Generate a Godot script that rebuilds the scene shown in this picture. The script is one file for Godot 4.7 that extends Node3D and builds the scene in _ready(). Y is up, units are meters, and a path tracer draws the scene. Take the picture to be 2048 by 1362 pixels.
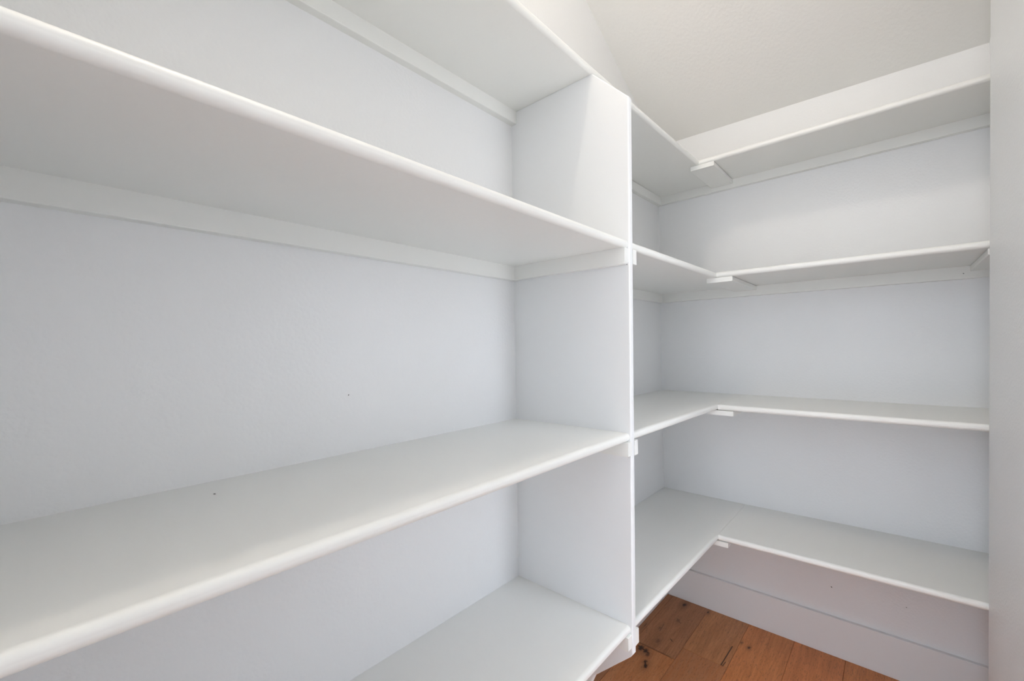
extends Node3D
# A white walk-in pantry corner: painted wall shelves on cleats, a divider panel, wide plank floor.
# Axes: left wall is x = 0, back wall is z = 0, floor is y = 0, metres.

const TS := 0.022          # shelf thickness
const ZD := 1.1923         # left face of the divider (camera side)
const DT := 0.0195         # divider thickness
const ZF := 3.30           # front wall
const XW := 1.21           # end of the alcove behind the right wall
const ZE := 2.44           # end of the left bay
const DOOR0 := 0.98        # the doorway in the right wall
const DOOR1 := 1.24
const DOORH := 2.15
const SLOPE := 0.537       # rise of the sloped ceiling towards the camera
var Y := [2.1241, 1.6060, 1.0739, 0.5535]          # shelf tops in the corner, top to bottom
var YL := [-0.0092, -0.0056, 0.0086, 0.0153]       # what they gain at the divider
var TL := [-0.00067, 0.0018, -0.00033, 0.00116]    # their slope towards the camera
var EL := [0.3110, 0.4089, 0.4024, 0.3947]         # depth of the left shelves at the divider
var EC := [0.3130, 0.4076, 0.4033, 0.3962]         # depth of the left shelves at the inner corner
var EB := [0.3095, 0.4198, 0.4262, 0.4314]         # depth of the back shelves
var TB := [0.0121, -0.00108, 0.00022, 0.00856]     # slope of the back shelves to the right
const HOLES := [   # point, facing, on what, radius
	[Vector3(0.0865, 1.0825, 2.0543), Vector3(0, 1, 0), "wall_shelf_003", 0.0022],
	[Vector3(0.0000, 1.2147, 1.7730), Vector3(1, 0, 0), "wall_left", 0.0014],
	[Vector3(1.1276, 1.5571, 0.0220), Vector3(0, 0, 1), "wall_shelf_008", 0.0016],
	[Vector3(0.7163, 0.2796, 0.0000), Vector3(0, 0, 1), "wall_back", 0.0024],
	[Vector3(0.9505, 0.2846, 0.0000), Vector3(0, 0, 1), "wall_back", 0.0016],
	[Vector3(0.4045, 1.5350, 1.1923), Vector3(0, 0, 1), "divider_panel", 0.0012],
]
const SETTING := {   # label, category
	"wall_left": ["white painted wall behind the long shelves of the left bay", "wall"],
	"wall_back": ["white painted back wall behind the corner bay's shelves", "wall"],
	"wall_right": ["near white textured wall along the right edge with a rounded corner", "wall"],
	"wall_alcove": ["white return wall closing the right end of the back shelves", "wall"],
	"wall_end": ["short white wall closing the near end of the left bay", "wall"],
	"wall_front": ["white wall with a tall doorway behind the viewer", "wall"],
	"ceiling": ["sloped cream white ceiling rising from above the topmost back shelf", "ceiling"],
	"floor": ["honey brown wooden floor of wide knotty planks", "floor"],
	"baseboard_back": ["tall plain white baseboard along the foot of the back wall", "baseboard"],
	"baseboard_left": ["tall plain white baseboard under the corner bay's left shelves", "baseboard"],
}
var used := {}
var M := {}

func _ready() -> void:
	# camera -------------------------------------------------------------------------------
	var cam := Camera3D.new()
	cam.name = "camera"
	var yaw := 0.72694; var pitch := 0.01343; var roll := -0.01561
	var fw := Vector3(-sin(yaw) * cos(pitch), sin(pitch), -cos(yaw) * cos(pitch))
	var rt := fw.cross(Vector3.UP).normalized()
	var up := rt.cross(fw)
	var r2 := rt * cos(roll) + up * sin(roll)
	var u2 := up * cos(roll) - rt * sin(roll)
	cam.transform = Transform3D(Basis(r2, u2, -fw), Vector3(0.936, 1.3204, 2.2591))
	cam.keep_aspect = Camera3D.KEEP_HEIGHT
	cam.fov = rad_to_deg(2.0 * atan(681.0 / 859.1))
	cam.near = 0.02
	add_child(cam)
	cam.current = true
	# daylight that comes in by the open doorway --------------------------------------------
	var we := WorldEnvironment.new()
	we.name = "world_environment"
	var env := Environment.new()
	var sm := ProceduralSkyMaterial.new()
	sm.sky_top_color = Color(0.906, 0.942, 1.0)
	sm.sky_horizon_color = Color(0.921, 0.957, 1.0)
	sm.ground_horizon_color = Color(0.918, 0.952, 0.99)
	sm.ground_bottom_color = Color(0.89, 0.90, 0.92)
	sm.sky_energy_multiplier = 1.70
	sm.ground_energy_multiplier = 1.70
	sm.sun_angle_max = 0.0
	var sky := Sky.new()
	sky.sky_material = sm
	env.background_mode = Environment.BG_SKY
	env.sky = sky
	env.tonemap_mode = Environment.TONE_MAPPER_LINEAR
	env.tonemap_exposure = 1.5
	env.sdfgi_enabled = true
	env.ssao_enabled = true
	env.ssil_enabled = true
	we.environment = env
	add_child(we)
	materials()
	shell()
	floor_planks()
	lamp(Vector3(0.58, 0, 1.92), 0.045, 0.27, Color(1.0, 0.955, 0.90))
	shelves()
	nail_holes()

# ------------------------------------------------------------------------------- helpers
func tag(o: Node, label: String, category: String, group := "") -> Node:
	o.set_meta("label", label)
	o.set_meta("category", category)
	if group != "":
		o.set_meta("group", group)
	return o

func numbered(called: String) -> String:
	var n: int = used.get(called, 0)
	used[called] = n + 1
	return called if n == 0 else "%s_%03d" % [called, n]

func thing(called: String, at: Vector3) -> Node3D:
	var o := Node3D.new()
	o.name = numbered(called)
	o.position = at
	add_child(o)
	return o

func begin() -> SurfaceTool:
	var st := SurfaceTool.new()
	st.begin(Mesh.PRIMITIVE_TRIANGLES)
	return st

# commits a mesh given in room coordinates under a parent that stands at "at"
func obj(called: String, st: SurfaceTool, m: Material, parent: Node = self, at := Vector3.ZERO) -> MeshInstance3D:
	var o := MeshInstance3D.new()
	o.name = numbered(called) if parent == self else called
	o.mesh = st.commit()
	o.material_override = m
	o.position = -at
	parent.add_child(o, true)
	return o

func struct(called: String, st: SurfaceTool, m: Material) -> MeshInstance3D:
	var o := obj(called, st, m)
	o.set_meta("kind", "structure")
	tag(o, SETTING[called][0], SETTING[called][1])
	return o

func tri(st: SurfaceTool, p: Array, n: Array, uv := []) -> void:
	var order := [0, 1, 2]
	var g: Vector3 = (p[2] - p[0]).cross(p[1] - p[0])
	if g.length_squared() < 1e-16:
		return
	if g.dot(n[0] + n[1] + n[2]) < 0.0:
		order = [0, 2, 1]
	for i in order:
		st.set_normal(n[i])
		if uv.size():
			st.set_uv(uv[i])
		st.add_vertex(p[i])

func quad(st: SurfaceTool, p: Array, n: Array) -> void:
	tri(st, [p[0], p[1], p[2]], [n[0], n[1], n[2]])
	tri(st, [p[0], p[2], p[3]], [n[0], n[2], n[3]])

# a closed outline with corners eased by radius (one radius for each corner); returns segments [p, n, q, m]
func eased(pts: Array, rad: Array, steps := 3) -> Array:
	var ring := []   # [point, normal before, normal after]
	var c := Vector2.ZERO
	for p in pts:
		c += p / float(pts.size())
	for i in pts.size():
		var p: Vector2 = pts[i]
		var a: Vector2 = (pts[i - 1] - p).normalized()
		var b: Vector2 = (pts[(i + 1) % pts.size()] - p).normalized()
		var na := Vector2(-a.y, a.x); var nb := Vector2(b.y, -b.x)
		if area(pts) < 0.0:
			na = -na; nb = -nb
		var r: float = rad[i]
		if r <= 0.0:
			ring.append([p, na, nb])
			continue
		var half := acos(clampf(a.dot(b), -1.0, 1.0)) * 0.5
		var d := r / tan(half)
		var mid := p + (a + b).normalized() * (r / sin(half))
		for k in steps + 1:
			var n := na.slerp(nb, k / float(steps))
			var q := mid + n * r
			if k == 0: q = p + a * d
			if k == steps: q = p + b * d
			ring.append([q, n, n])
	var segs := []
	for i in ring.size():
		var u = ring[i]; var v = ring[(i + 1) % ring.size()]
		segs.append([u[0], u[2], v[0], v[1]])
	return segs

func area(pts: Array) -> float:
	var s := 0.0
	for i in pts.size():
		s += pts[i].cross(pts[(i + 1) % pts.size()])
	return s

# sweeps segments along stations; each station: [origin, gain in depth of the front half]
func sweep(st: SurfaceTool, segs: Array, stations: Array, D: Vector3, U: Vector3, mid := 0.0) -> void:
	var at := func(p: Vector2, s: Array) -> Vector3:
		return s[0] + D * (p.x + (s[1] if p.x > mid else 0.0)) + U * p.y
	for k in stations.size() - 1:
		var s = stations[k]; var t = stations[k + 1]
		for g in segs:
			var n: Vector3 = D * g[1].x + U * g[1].y
			var m: Vector3 = D * g[3].x + U * g[3].y
			quad(st, [at.call(g[0], s), at.call(g[2], s), at.call(g[2], t), at.call(g[0], t)], [n, m, m, n])
	var poly := PackedVector2Array()
	for g in segs:
		poly.append(g[0])
	var idx := Geometry2D.triangulate_polygon(poly)
	var first = stations[0]; var last = stations[-1]
	var dir: Vector3 = (last[0] - first[0]).normalized()
	for e in [[first, -dir], [last, dir]]:
		for i in range(0, idx.size(), 3):
			tri(st, [at.call(poly[idx[i]], e[0]), at.call(poly[idx[i + 1]], e[0]), at.call(poly[idx[i + 2]], e[0])], [e[1], e[1], e[1]])

# an upright block between two corners with its long edges eased
func bar(a: Vector3, b: Vector3, r := 0.002) -> SurfaceTool:
	var st := begin()
	var s := b - a
	var w := Vector3.AXIS_X if s.x >= s.y and s.x >= s.z else (Vector3.AXIS_Z if s.z >= s.y else Vector3.AXIS_Y)
	var D := Vector3.RIGHT; var U := Vector3.UP; var L := Vector3(0, 0, 1)
	if w == Vector3.AXIS_X:
		D = Vector3(0, 0, 1); L = Vector3.RIGHT
	elif w == Vector3.AXIS_Y:
		U = Vector3(0, 0, 1); L = Vector3.UP
	var ds := s.dot(D); var us := s.dot(U)
	sweep(st, eased([Vector2(0, 0), Vector2(ds, 0), Vector2(ds, us), Vector2(0, us)], [r, r, r, r], 2), [[a, 0.0], [a + L * s.dot(L), 0.0]], D, U, ds * 0.5)
	return st

# a solid of eight corners: bottom four and top four, both in the same order
func solid(st: SurfaceTool, p: Array) -> void:
	var mid := Vector3.ZERO
	for q in p:
		mid += q / 8.0
	for f in [[0, 1, 2, 3], [4, 5, 6, 7], [0, 1, 5, 4], [1, 2, 6, 5], [2, 3, 7, 6], [3, 0, 4, 7]]:
		var n: Vector3 = (p[f[1]] - p[f[0]]).cross(p[f[2]] - p[f[0]]).normalized()
		if n.dot(p[f[0]] - mid) < 0.0:
			n = -n
		quad(st, [p[f[0]], p[f[1]], p[f[2]], p[f[3]]], [n, n, n, n])

func block(st: SurfaceTool, a: Vector3, b: Vector3) -> void:
	solid(st, [Vector3(a.x, a.y, a.z), Vector3(b.x, a.y, a.z), Vector3(b.x, a.y, b.z), Vector3(a.x, a.y, b.z), Vector3(a.x, b.y, a.z), Vector3(b.x, b.y, a.z), Vector3(b.x, b.y, b.z), Vector3(a.x, b.y, b.z)])

# ----------------------------------------------------------------------------- materials
func noise(freq: float, octaves: int, sd: int) -> FastNoiseLite:
	var n := FastNoiseLite.new()
	n.noise_type = FastNoiseLite.TYPE_SIMPLEX_SMOOTH
	n.frequency = freq
	n.fractal_octaves = octaves
	n.seed = sd
	return n

func relief(freq: float, octaves: int, sd: int) -> NoiseTexture2D:
	var t := NoiseTexture2D.new()
	t.width = 512; t.height = 512
	t.seamless = true
	t.noise = noise(freq, octaves, sd)
	return t

func paint(c: Color, rough: float, relief_cm: float, tex: Texture2D, tile: float, spec := 0.5) -> StandardMaterial3D:
	var m := StandardMaterial3D.new()
	m.albedo_color = c
	m.roughness = rough
	m.metallic_specular = spec
	m.uv1_triplanar = true
	m.uv1_world_triplanar = true
	m.uv1_scale = Vector3.ONE / tile
	if relief_cm > 0.0:
		m.heightmap_enabled = true
		m.heightmap_texture = tex
		m.heightmap_scale = relief_cm
	return m

func materials() -> void:
	var peel := relief(0.05, 3, 5)
	var brush := relief(0.02, 3, 9)
	M.wall = paint(Color(0.961, 0.963, 0.963), 0.40, 0.05, peel, 0.32)
	M.wall_near = paint(Color(0.960, 0.963, 0.964), 0.42, 0.08, peel, 0.26)
	M.ceiling = paint(Color(0.965, 0.960, 0.945), 0.8, 0.09, peel, 0.45)
	M.shelf = paint(Color(0.963, 0.963, 0.947), 0.40, 0.02, brush, 0.30)
	M.trim = paint(Color(0.959, 0.963, 0.963), 0.36, 0.01, brush, 0.30)
	M.subfloor = paint(Color(0.13, 0.085, 0.06), 0.9, 0.0, null, 1.0)
	M.glow = StandardMaterial3D.new()
	M.glow.albedo_color = Color(0.9, 0.9, 0.88)
	M.glow.emission_enabled = true
	M.glow.emission = Color(1.0, 0.955, 0.90)
	M.glow.emission_energy_multiplier = 4.0

# --------------------------------------------------------------------------- room shell
func ceil_y(x: float, z: float) -> float:
	return 2.3800 - 0.014 * (x - 0.4) + SLOPE * z

func strip_x(y: float) -> float:
	return 1.155 - 0.0225 * (2.053 - y)

func shell() -> void:
	var st := begin()
	var top := ceil_y(0.0, ZF) + 0.25
	block(st, Vector3(-0.12, -0.10, -0.12), Vector3(0.0, top, ZF + 0.12))
	struct("wall_left", st, M.wall)
	st = begin()
	block(st, Vector3(0.0, -0.10, -0.12), Vector3(XW, 2.62, 0.0))
	struct("wall_back", st, M.wall)
	# the wall on the right starts with a rounded corner just in front of the back shelves; the doorway is further along it
	st = begin()
	for part in [[0.4345, DOOR0, -0.10, top, 0.012], [DOOR0, DOOR1, DOORH, top, 0.0], [DOOR1, ZF, -0.10, top, 0.0]]:
		var outline := eased([Vector2(0, part[0]), Vector2(0, part[1]), Vector2(0.12, part[1]), Vector2(0.12, part[0])], [part[4], 0, 0, part[4]], 5)
		var sections := []
		for y in [part[2], part[3]]:
			sections.append([Vector3(strip_x(y), y, 0), 0.0])
		sweep(st, outline, sections, Vector3.RIGHT, Vector3(0, 0, 1), 1.0)
	struct("wall_right", st, M.wall_near)
	st = begin()
	block(st, Vector3(XW, -0.10, -0.12), Vector3(XW + 0.12, 2.9, 0.52))
	struct("wall_alcove", st, M.wall)
	# the left bay ends at a short wall; the doorway is in the front wall behind the camera
	st = begin()
	block(st, Vector3(0.0, -0.10, ZE), Vector3(0.55, top, ZE + 0.12))
	struct("wall_end", st, M.wall)
	st = begin()
	block(st, Vector3(0.0, -0.10, ZF), Vector3(0.45, top, ZF + 0.12))
	block(st, Vector3(0.45, 2.65, ZF), Vector3(1.08, top, ZF + 0.12))
	block(st, Vector3(1.08, -0.10, ZF), Vector3(1.60, top, ZF + 0.12))
	struct("wall_front", st, M.wall)
	# sloped ceiling
	st = begin()
	var pts := []
	for lift in [0.0, 0.12]:
		for c in [[-0.02, -0.02], [XW + 0.08, -0.02], [XW + 0.08, ZF + 0.02], [-0.02, ZF + 0.02]]:
			pts.append(Vector3(c[0], ceil_y(c[0], c[1]) + lift, c[1]))
	solid(st, pts)
	struct("ceiling", st, M.ceiling)
	# baseboards
	struct("baseboard_back", bar(Vector3(0.0, 0.0, 0.0), Vector3(XW, 0.1612, 0.0173), 0.0018), M.trim)
	struct("baseboard_left", bar(Vector3(0.0, 0.0, 0.0173), Vector3(0.0173, 0.1612, ZD - DT), 0.0018), M.trim)

# ------------------------------------------------------------------------------- floor
func wood(sd: int, base: Color, deep: Color, knots: Array, streaks: Array, length: float) -> StandardMaterial3D:
	# grain of one plank: u across 0.179 m, v along its length; knots: [across m, along m, radius m, darkness]
	var W := 112; var H := int(minf(length, 1.3) * 400.0)
	var img := Image.create(W, H, false, Image.FORMAT_RGB8)
	var warp := noise(1.0, 2, sd); var fine := noise(1.0, 2, sd + 50); var broad := noise(1.0, 2, sd + 90)
	for j in H:
		var v := (j + 0.5) / H * length
		for i in W:
			var u := (i + 0.5) / W * 0.179
			var du := 0.0
			var dark := 0.0
			var wu := u + 0.0045 * warp.get_noise_2d(u * 190.0 + 7.0, v * 120.0) + 0.003 * fine.get_noise_2d(u * 420.0, v * 300.0)
			var wv := v + 0.008 * warp.get_noise_2d(u * 150.0 + 60.0, v * 100.0)
			for k in knots:
				var d := Vector2(wu - k[0], (wv - k[1]) * 0.55)
				var r: float = d.length() / k[2]
				var far: float = Vector2(u - k[0], (v - k[1]) * 0.42).length() / k[2]
				du += (u - k[0]) * 1.7 * exp(-far * far * 0.14)
				dark = maxf(dark, k[3] * exp(-pow(r, 3.0)))
				dark = maxf(dark, 0.30 * k[3] * exp(-far * far * 0.22))
			for s in streaks:     # checks: [u0, v0, u1, v1, half width, darkness]
				var a := Vector2(s[0], s[1]); var b := Vector2(s[2], s[3])
				var p := Vector2(u, v)
				var q := Geometry2D.get_closest_point_to_segment(p, a, b)
				dark = maxf(dark, s[5] * clampf(1.4 - p.distance_to(q) / s[4], 0.0, 1.0))
			var x := u - du * 0.7
			var cath := sin((x + 0.010 * warp.get_noise_2d(u * 9.0, v * 2.2)) * 420.0 + 6.0 * warp.get_noise_2d(u * 18.0, v * 1.8))
			var g := 0.5 + 0.5 * fine.get_noise_2d(x * 520.0, v * 9.0)
			var w := 0.5 + 0.5 * broad.get_noise_2d(x * 24.0, v * 3.0)
			var t := clampf(0.22 * (0.5 + 0.5 * cath) + 0.62 * g + 0.62 * w - 0.34, 0.0, 1.0)
			var c := base.lerp(deep, t)
			var pore := fine.get_noise_2d(x * 1500.0 + 300.0, v * 26.0)
			c = c.darkened(clampf((pore - 0.30) * 0.55, 0.0, 0.22))
			c = c.lerp(Color(0.16, 0.085, 0.045), dark)
			img.set_pixel(i, j, c)
	var m := StandardMaterial3D.new()
	m.albedo_texture = ImageTexture.create_from_image(img)
	m.roughness = 0.42
	m.metallic_specular = 0.45
	return m

func plank(x0: float, x1: float, z0: float, z1: float, m: Material, parent: Node, lift: float) -> void:
	var st := begin()
	var b := 0.0012
	var g := 0.0004
	var lo := Vector3(x0 + g, -0.015, z0 + g); var hi := Vector3(x1 - g, lift, z1 - g)
	var uv := func(p: Vector3) -> Vector2:
		return Vector2((p.x - x0) / (x1 - x0), (p.z - z0) / (z1 - z0))
	var t := [Vector3(lo.x + b, hi.y, lo.z + b), Vector3(hi.x - b, hi.y, lo.z + b), Vector3(hi.x - b, hi.y, hi.z - b), Vector3(lo.x + b, hi.y, hi.z - b)]
	var s := [Vector3(lo.x, hi.y - b, lo.z), Vector3(hi.x, hi.y - b, lo.z), Vector3(hi.x, hi.y - b, hi.z), Vector3(lo.x, hi.y - b, hi.z)]
	var f := [Vector3(lo.x, lo.y, lo.z), Vector3(hi.x, lo.y, lo.z), Vector3(hi.x, lo.y, hi.z), Vector3(lo.x, lo.y, hi.z)]
	var faces := [t]
	for i in 4:
		var j := (i + 1) % 4
		faces.append([t[i], t[j], s[j], s[i]])
		faces.append([s[i], s[j], f[j], f[i]])
	var mid := (lo + hi) * 0.5
	for q in faces:
		var n: Vector3 = (q[1] - q[0]).cross(q[2] - q[0]).normalized()
		if n.dot(q[0] - mid) < 0.0:
			n = -n
		tri(st, [q[0], q[1], q[2]], [n, n, n], [uv.call(q[0]), uv.call(q[1]), uv.call(q[2])])
		tri(st, [q[0], q[2], q[3]], [n, n, n], [uv.call(q[0]), uv.call(q[2]), uv.call(q[3])])
	obj("plank", st, m, parent)

func floor_planks() -> void:
	var st := begin()
	block(st, Vector3(-0.02, -0.10, -0.02), Vector3(XW + 0.02, -0.012, ZF + 0.12))
	var root := struct("floor", st, M.subfloor)
	var tan_ := Color(0.81, 0.565, 0.375); var amber := Color(0.87, 0.575, 0.355); var brown := Color(0.735, 0.515, 0.36); var red := Color(0.865, 0.555, 0.345)
	var d1 := Color(0.66, 0.435, 0.265); var d2 := Color(0.73, 0.45, 0.255); var d3 := Color(0.60, 0.395, 0.25)
	# plank columns from the left wall; each: [end joints along z], materials in turn
	var X := [-0.01, 0.043, 0.222, 0.401, 0.580, 0.759, 0.938, 1.117, 1.20]
	var mats := {}
	mats["0_0"] = wood(1, brown, d3, [[0.15, 0.32, 0.010, 0.5]], [], 1.3)
	mats["1_0"] = wood(2, brown, d3, [[0.074, 0.058, 0.0085, 0.95], [0.095, 0.20, 0.009, 0.35], [0.052, 0.31, 0.007, 0.4], [0.08, 0.40, 0.010, 0.35]], [[0.118, 0.352, 0.130, 0.362, 0.0018, 0.85], [0.055, 0.27, 0.060, 0.33, 0.0016, 0.5], [0.088, 0.19, 0.112, 0.215, 0.0018, 0.45], [0.02, 0.462, 0.16, 0.463, 0.0035, 0.30]], 0.465)
	mats["1_1"] = wood(3, tan_, d2, [[0.042, 0.026, 0.011, 0.95], [0.066, 0.030, 0.009, 0.95], [0.082, 0.045, 0.008, 0.7], [0.102, 0.112, 0.0075, 1.0], [0.092, 0.092, 0.007, 0.8]], [[0.030, 0.020, 0.080, 0.034, 0.0050, 0.85], [0.090, 0.090, 0.108, 0.122, 0.0030, 0.95]], 1.3)
	mats["2_1"] = wood(5, brown, d2, [], [], 1.3)
	mats["3_0"] = wood(6, amber, d2, [[0.038, 0.189, 0.0042, 1.0], [0.006, 0.176, 0.0045, 0.6]], [], 1.3)
	mats["4_0"] = wood(7, red, d2, [], [], 1.3)
	mats["5_0"] = wood(8, amber, d2, [[0.10, 0.11, 0.005, 0.4]], [], 1.3)
	# the plank with a knot at the baseboard and an open check beside its joint
	mats["2_0"] = wood(4, tan_, d1, [[0.004, 0.046, 0.0055, 0.9]], [[0.161, 0.226, 0.156, 0.374, 0.0019, 1.0], [0.165, 0.345, 0.1625, 0.374, 0.0015, 0.95]], 0.374)
	var joints := [[0.0173, 1.3, 2.6, 3.4], [0.0, 0.465, 1.75, 3.4], [0.0, 0.374, 1.66, 3.4], [0.0, 1.30, 2.55, 3.4], [0.0, 1.15, 2.4, 3.4], [0.0, 1.27, 2.3, 3.4], [0.0, 0.9, 2.1, 3.4], [0.0, 1.2, 2.5, 3.4]]
	var keys := mats.keys()
	for c in joints.size():
		for j in joints[c].size() - 1:
			var key := "%d_%d" % [c, j]
			var m: Material = mats[key] if mats.has(key) else mats[["0_0", "2_1", "1_1", "0_0", "5_0"][(c * 2 + j) % 5]]
			plank(X[c], X[c + 1], joints[c][j], joints[c][j + 1], m, root, -0.0004 * ((c * 3 + j * 2) % 3) * 0.5)

# -------------------------------------------------------------------------------- lamp
# a lathe about the axis n from "at"; profile: [radius, along n]
func lathe(st: SurfaceTool, at: Vector3, n: Vector3, prof: Array, K := 32) -> void:
	var side := Vector3.RIGHT
	var fwd := side.cross(n).normalized()
	for k in K:
		var a := TAU * k / K; var b := TAU * (k + 1) / K
		var da := side * cos(a) + fwd * sin(a); var db := side * cos(b) + fwd * sin(b)
		for i in prof.size() - 1:
			var p = prof[i]; var q = prof[i + 1]
			var sn := Vector2(-(q[1] - p[1]), q[0] - p[0]).normalized()
			if sn.x < 0.0 or (absf(sn.x) < 1e-5 and sn.y < 0.0):
				sn = -sn
			quad(st, [at + da * p[0] + n * p[1], at + db * p[0] + n * p[1], at + db * q[0] + n * q[1], at + da * q[0] + n * q[1]], [da * sn.x + n * sn.y, db * sn.x + n * sn.y, db * sn.x + n * sn.y, da * sn.x + n * sn.y])

func lamp(at: Vector3, radius: float, energy: float, tint: Color) -> void:
	at.y = ceil_y(at.x, at.z)
	var n := Vector3(0, -1, SLOPE).normalized()   # straight out of the ceiling
	var t := thing("ceiling_lamp", at)
	tag(t, "small ceiling lamp with a round glowing bulb in a white holder", "lamp")
	var st := begin()
	lathe(st, at, n, [[0.062, -0.004], [0.062, 0.012], [0.050, 0.022], [0.030, 0.030], [0.024, 0.052], [0.0, 0.052]])
	obj("holder", st, M.trim, t, at)
	var c := at + n * 0.052 + Vector3(0, -radius * 0.9, 0)
	st = begin()
	var prof := []
	for k in 17:
		var a := PI * k / 16.0
		prof.append([radius * sin(a), -radius * cos(a)])
	lathe(st, c, Vector3.DOWN, prof)
	obj("bulb", st, M.glow, t, at)
	var l := OmniLight3D.new()
	l.name = "bulb_light"
	l.light_energy = energy
	l.light_color = tint
	l.light_size = radius * 0.9
	l.omni_range = 8.0
	l.omni_attenuation = 2.0
	l.shadow_enabled = true
	l.position = c - at
	t.add_child(l)

# ------------------------------------------------------------------------------ shelves
func board_profile(depth: float) -> Array:
	var r := 0.0098
	return eased([Vector2(0, -TS), Vector2(depth, -TS), Vector2(depth, 0), Vector2(0, 0)], [0, r, r, 0], 7)

# a board along the left wall through stations [z, y of its top, depth]
func left_board(parent: Node3D, stations: Array) -> void:
	var st := begin()
	var s := []
	var d0: float = stations[0][2]
	for q in stations:
		s.append([Vector3(0, q[1], q[0]), q[2] - d0])
	sweep(st, board_profile(d0), s, Vector3.RIGHT, Vector3.UP, d0 * 0.5)
	obj("board", st, M.shelf, parent, parent.position)

func cleat(parent: Node3D, a: Vector3, b: Vector3, called := "wall_cleat") -> void:
	obj(called, bar(a, b, 0.0025), M.shelf, parent, parent.position)

# a wall cleat under a left board that rises a little towards the camera
func long_cleat(parent: Node3D, y0: float, y1: float, h: float, z0: float, z1: float) -> void:
	var st := begin()
	sweep(st, eased([Vector2(0, -h), Vector2(0.022, -h), Vector2(0.022, 0), Vector2(0, 0)], [0, 0.0025, 0, 0], 2), [[Vector3(0, y0 - TS, z0), 0.0], [Vector3(0, y1 - TS, z1), 0.0]], Vector3.RIGHT, Vector3.UP, 1.0)
	obj("wall_cleat", st, M.shelf, parent, parent.position)

# a cleat on the divider's face, its lower front corner rounded off
func end_cleat(parent: Node3D, x1: float, y0: float, y1: float, z0: float, z1: float, round_off: float) -> void:
	var st := begin()
	sweep(st, eased([Vector2(0.022, y0), Vector2(x1, y0), Vector2(x1, y1), Vector2(0.022, y1)], [0, round_off, 0.0015, 0], 4), [[Vector3(0, 0, z0), 0.0], [Vector3(0, 0, z1), 0.0]], Vector3.RIGHT, Vector3.UP, 1.0)
	obj("side_cleat", st, M.shelf, parent, parent.position)

func divider() -> void:
	var o := thing("divider_panel", Vector3(0.2, 0, ZD - DT * 0.5))
	tag(o, "tall white divider panel with clipped corners between the left bay and corner bay", "divider panel")
	var poly := [Vector2(0.0, 0.0), Vector2(0.262, 0.0), Vector2(0.268, 0.352), Vector2(0.2808, 0.3806), Vector2(0.3920, 0.4835), Vector2(0.4005, 0.4950), Vector2(0.4182, 1.9854), Vector2(0.3095, 2.0928), Vector2(0.0, 2.0920)]
	var b := 0.004
	var st := begin()
	var ins := []
	for p in poly:
		ins.append(p - Vector2(b if p.x > 0.1 else 0.0, 0))
	var rings := [[ins, ZD], [poly, ZD - b], [poly, ZD - DT + b], [ins, ZD - DT]]
	for k in 3:
		for i in poly.size():
			var j := (i + 1) % poly.size()
			var A = rings[k][0]; var B = rings[k + 1][0]
			var e: Vector2 = (poly[j] - poly[i]).normalized()
			var n2 := Vector2(e.y, -e.x)
			var n := Vector3(n2.x, n2.y, 0)
			var na := n; var nb := n
			if k == 0: na = (n * 0.25 + Vector3(0, 0, 1)).normalized()
			if k == 2: nb = (n * 0.25 + Vector3(0, 0, -1)).normalized()
			quad(st, [Vector3(A[i].x, A[i].y, rings[k][1]), Vector3(A[j].x, A[j].y, rings[k][1]), Vector3(B[j].x, B[j].y, rings[k + 1][1]), Vector3(B[i].x, B[i].y, rings[k + 1][1])], [na, na, nb, nb])
	var idx := Geometry2D.triangulate_polygon(PackedVector2Array(ins))
	for f in [[ZD, Vector3(0, 0, 1)], [ZD - DT, Vector3(0, 0, -1)]]:
		for i in range(0, idx.size(), 3):
			var t := []
			for q in 3:
				t.append(Vector3(ins[idx[i + q]].x, ins[idx[i + q]].y, f[0]))
			tri(st, t, [f[1], f[1], f[1]])
	obj("panel", st, M.trim, o, o.position)

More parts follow.
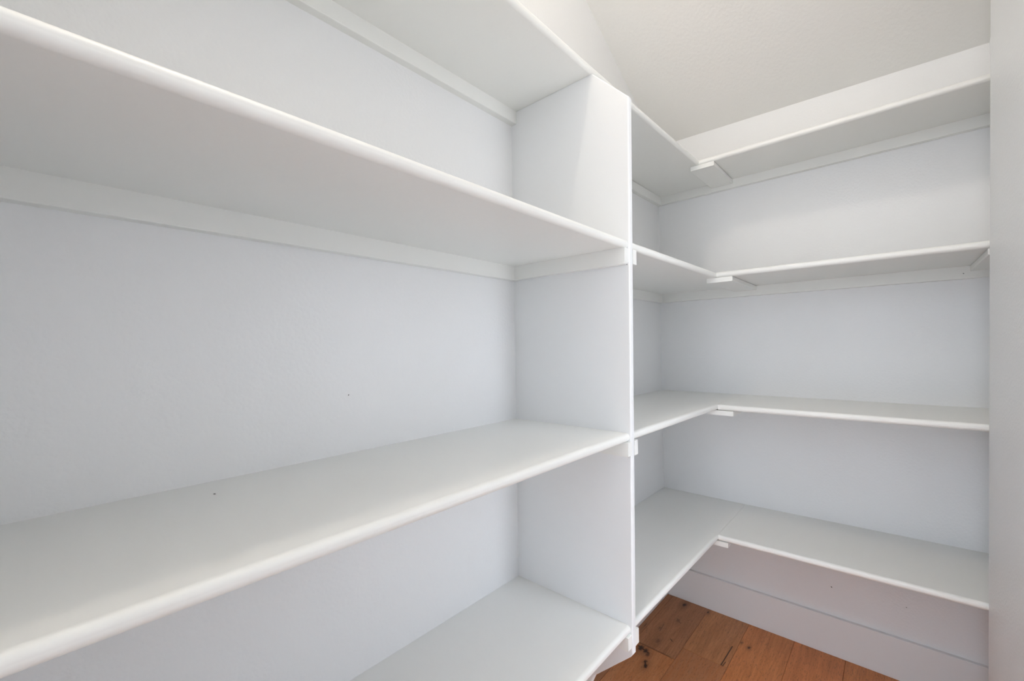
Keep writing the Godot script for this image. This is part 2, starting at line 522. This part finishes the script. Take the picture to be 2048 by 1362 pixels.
func shelves() -> void:
	divider()
	var zfar := ZE
	# top shelf: one long board along the whole left wall, over the divider
	var top := thing("wall_shelf", Vector3(0.15, Y[0] - TS, ZD))
	tag(top, "narrow topmost white shelf running the whole left wall over the divider panel", "shelf", "white pantry shelves")
	left_board(top, [[0.0, Y[0], EC[0]], [0.31, Y[0], EC[0]], [ZD, Y[0] + YL[0], EL[0]], [zfar, Y[0] + YL[0] + TL[0] * (zfar - ZD), EL[0]]])
	long_cleat(top, Y[0], Y[0] + YL[0], 0.0415, 0.022, ZD - DT)
	long_cleat(top, Y[0] + YL[0], Y[0] + YL[0] + TL[0] * (zfar - ZD), 0.0415, ZD, zfar)
	var where_l := ["", "upper white shelf of the left bay with wall cleat and bright rounded edge", "middle white shelf of the left bay, its top seen just below eye level", "lowest white shelf of the left bay, at the bottom of the picture"]
	var where_c := ["", "second white shelf from the top on the left side of the corner bay", "third white shelf from the top on the left side of the corner bay", "lowest white shelf on the left side of the corner bay, above the floor boards"]
	var where_b := ["narrow topmost white shelf along the back wall below the sloped ceiling", "second white shelf from the top along the back wall", "third white shelf from the top along the back wall, its top just visible", "lowest white shelf along the back wall above the baseboard"]
	for i in range(1, 4):
		var yl: float = Y[i] + YL[i]
		var o := thing("wall_shelf", Vector3(0.2, yl - TS, 1.85))
		tag(o, where_l[i], "shelf", "white pantry shelves")
		left_board(o, [[ZD, yl, EL[i]], [1.6, yl + TL[i] * 0.41, EL[i]], [zfar, yl + TL[i] * (zfar - ZD), EL[i]]])
		long_cleat(o, yl, yl + TL[i] * (zfar - ZD), 0.045, ZD, zfar)
		end_cleat(o, [0, 0.4085, 0.408, 0.398][i], yl - TS - [0, 0.0435, 0.0375, 0.036][i], yl - TS, ZD, ZD + 0.0205, [0, 0.010, 0.003, 0.003][i])
		# the corner bay, left side: from the divider to the back wall
		o = thing("wall_shelf", Vector3(0.2, Y[i] - TS, 0.6))
		tag(o, where_c[i], "shelf", "white pantry shelves")
		left_board(o, [[0.0, Y[i], EC[i]], [EB[i], Y[i] + YL[i] * 0.12, EC[i]], [ZD - DT, yl, EL[i]]])
		long_cleat(o, Y[i], yl, 0.045, 0.022, ZD - DT)
		end_cleat(o, EL[i] + 0.004, yl - TS - 0.041, yl - TS - 0.0005, ZD - DT - 0.0205, ZD - DT, 0.002)
	# the back wall
	var jx := [[0.277, 0.3755], [0.368, 0.4655], [0.362, 0.4602], [0.334, 0.4315]]
	for i in 4:
		var o := thing("wall_shelf", Vector3(0.8, Y[i] - TS, 0.2))
		tag(o, where_b[i], "shelf", "white pantry shelves")
		var st := begin()
		var a := Vector3(EC[i] - 0.0015, Y[i], 0); var b := Vector3(XW, Y[i] + TB[i] * (XW - 0.4025), 0)
		sweep(st, board_profile(EB[i]), [[a, 0.0], [b, 0.0]], Vector3(0, 0, 1), Vector3.UP, EB[i] * 0.5)
		obj("board", st, M.shelf, o, o.position)
		var h: float = 0.0415 if i == 0 else 0.045
		st = begin()
		sweep(st, eased([Vector2(0, -TS - h), Vector2(0.022, -TS - h), Vector2(0.022, -TS), Vector2(0, -TS)], [0, 0.0025, 0, 0], 2), [[Vector3(0, Y[i], 0), 0.0], [b, 0.0]], Vector3(0, 0, 1), Vector3.UP, 1.0)
		obj("wall_cleat", st, M.shelf, o, o.position)
		cleat(o, Vector3(jx[i][0], Y[i] - TS - 0.0195, 0.022), Vector3(jx[i][1], Y[i] - TS - 0.0008, EB[i] + 0.0005), "joint_cleat")
		if i == 1:
			cleat(o, Vector3(1.144, Y[i] - TS - 0.0205, 0.022), Vector3(XW, Y[i] - TS - 0.0018, EB[i] - 0.004), "side_cleat")

# small unfilled nail holes and chips that the paint shows
func nail_holes() -> void:
	var m := paint(Color(0.30, 0.29, 0.28), 0.8, 0.0, null, 1.0)
	for h in HOLES:
		var p: Vector3 = h[0]
		var n: Vector3 = h[1]
		var r: float = h[3]
		var parent: Node3D = get_node(NodePath(h[2]))
		var side := n.cross(Vector3(0.3, 0.5, 0.8)).normalized()
		var k2 := n.cross(side)
		var st := begin()
		var rim := []
		for k in 7:
			var a := TAU * k / 7.0
			rim.append(p + n * 0.0003 + (side * cos(a) + k2 * sin(a)) * r * (1.0 + 0.35 * sin(a * 2.0 + r * 900.0)))
		for k in 7:
			tri(st, [p + n * 0.0006, rim[k], rim[(k + 1) % 7]], [n, n, n])
		obj("nail_hole", st, m, parent, parent.position)
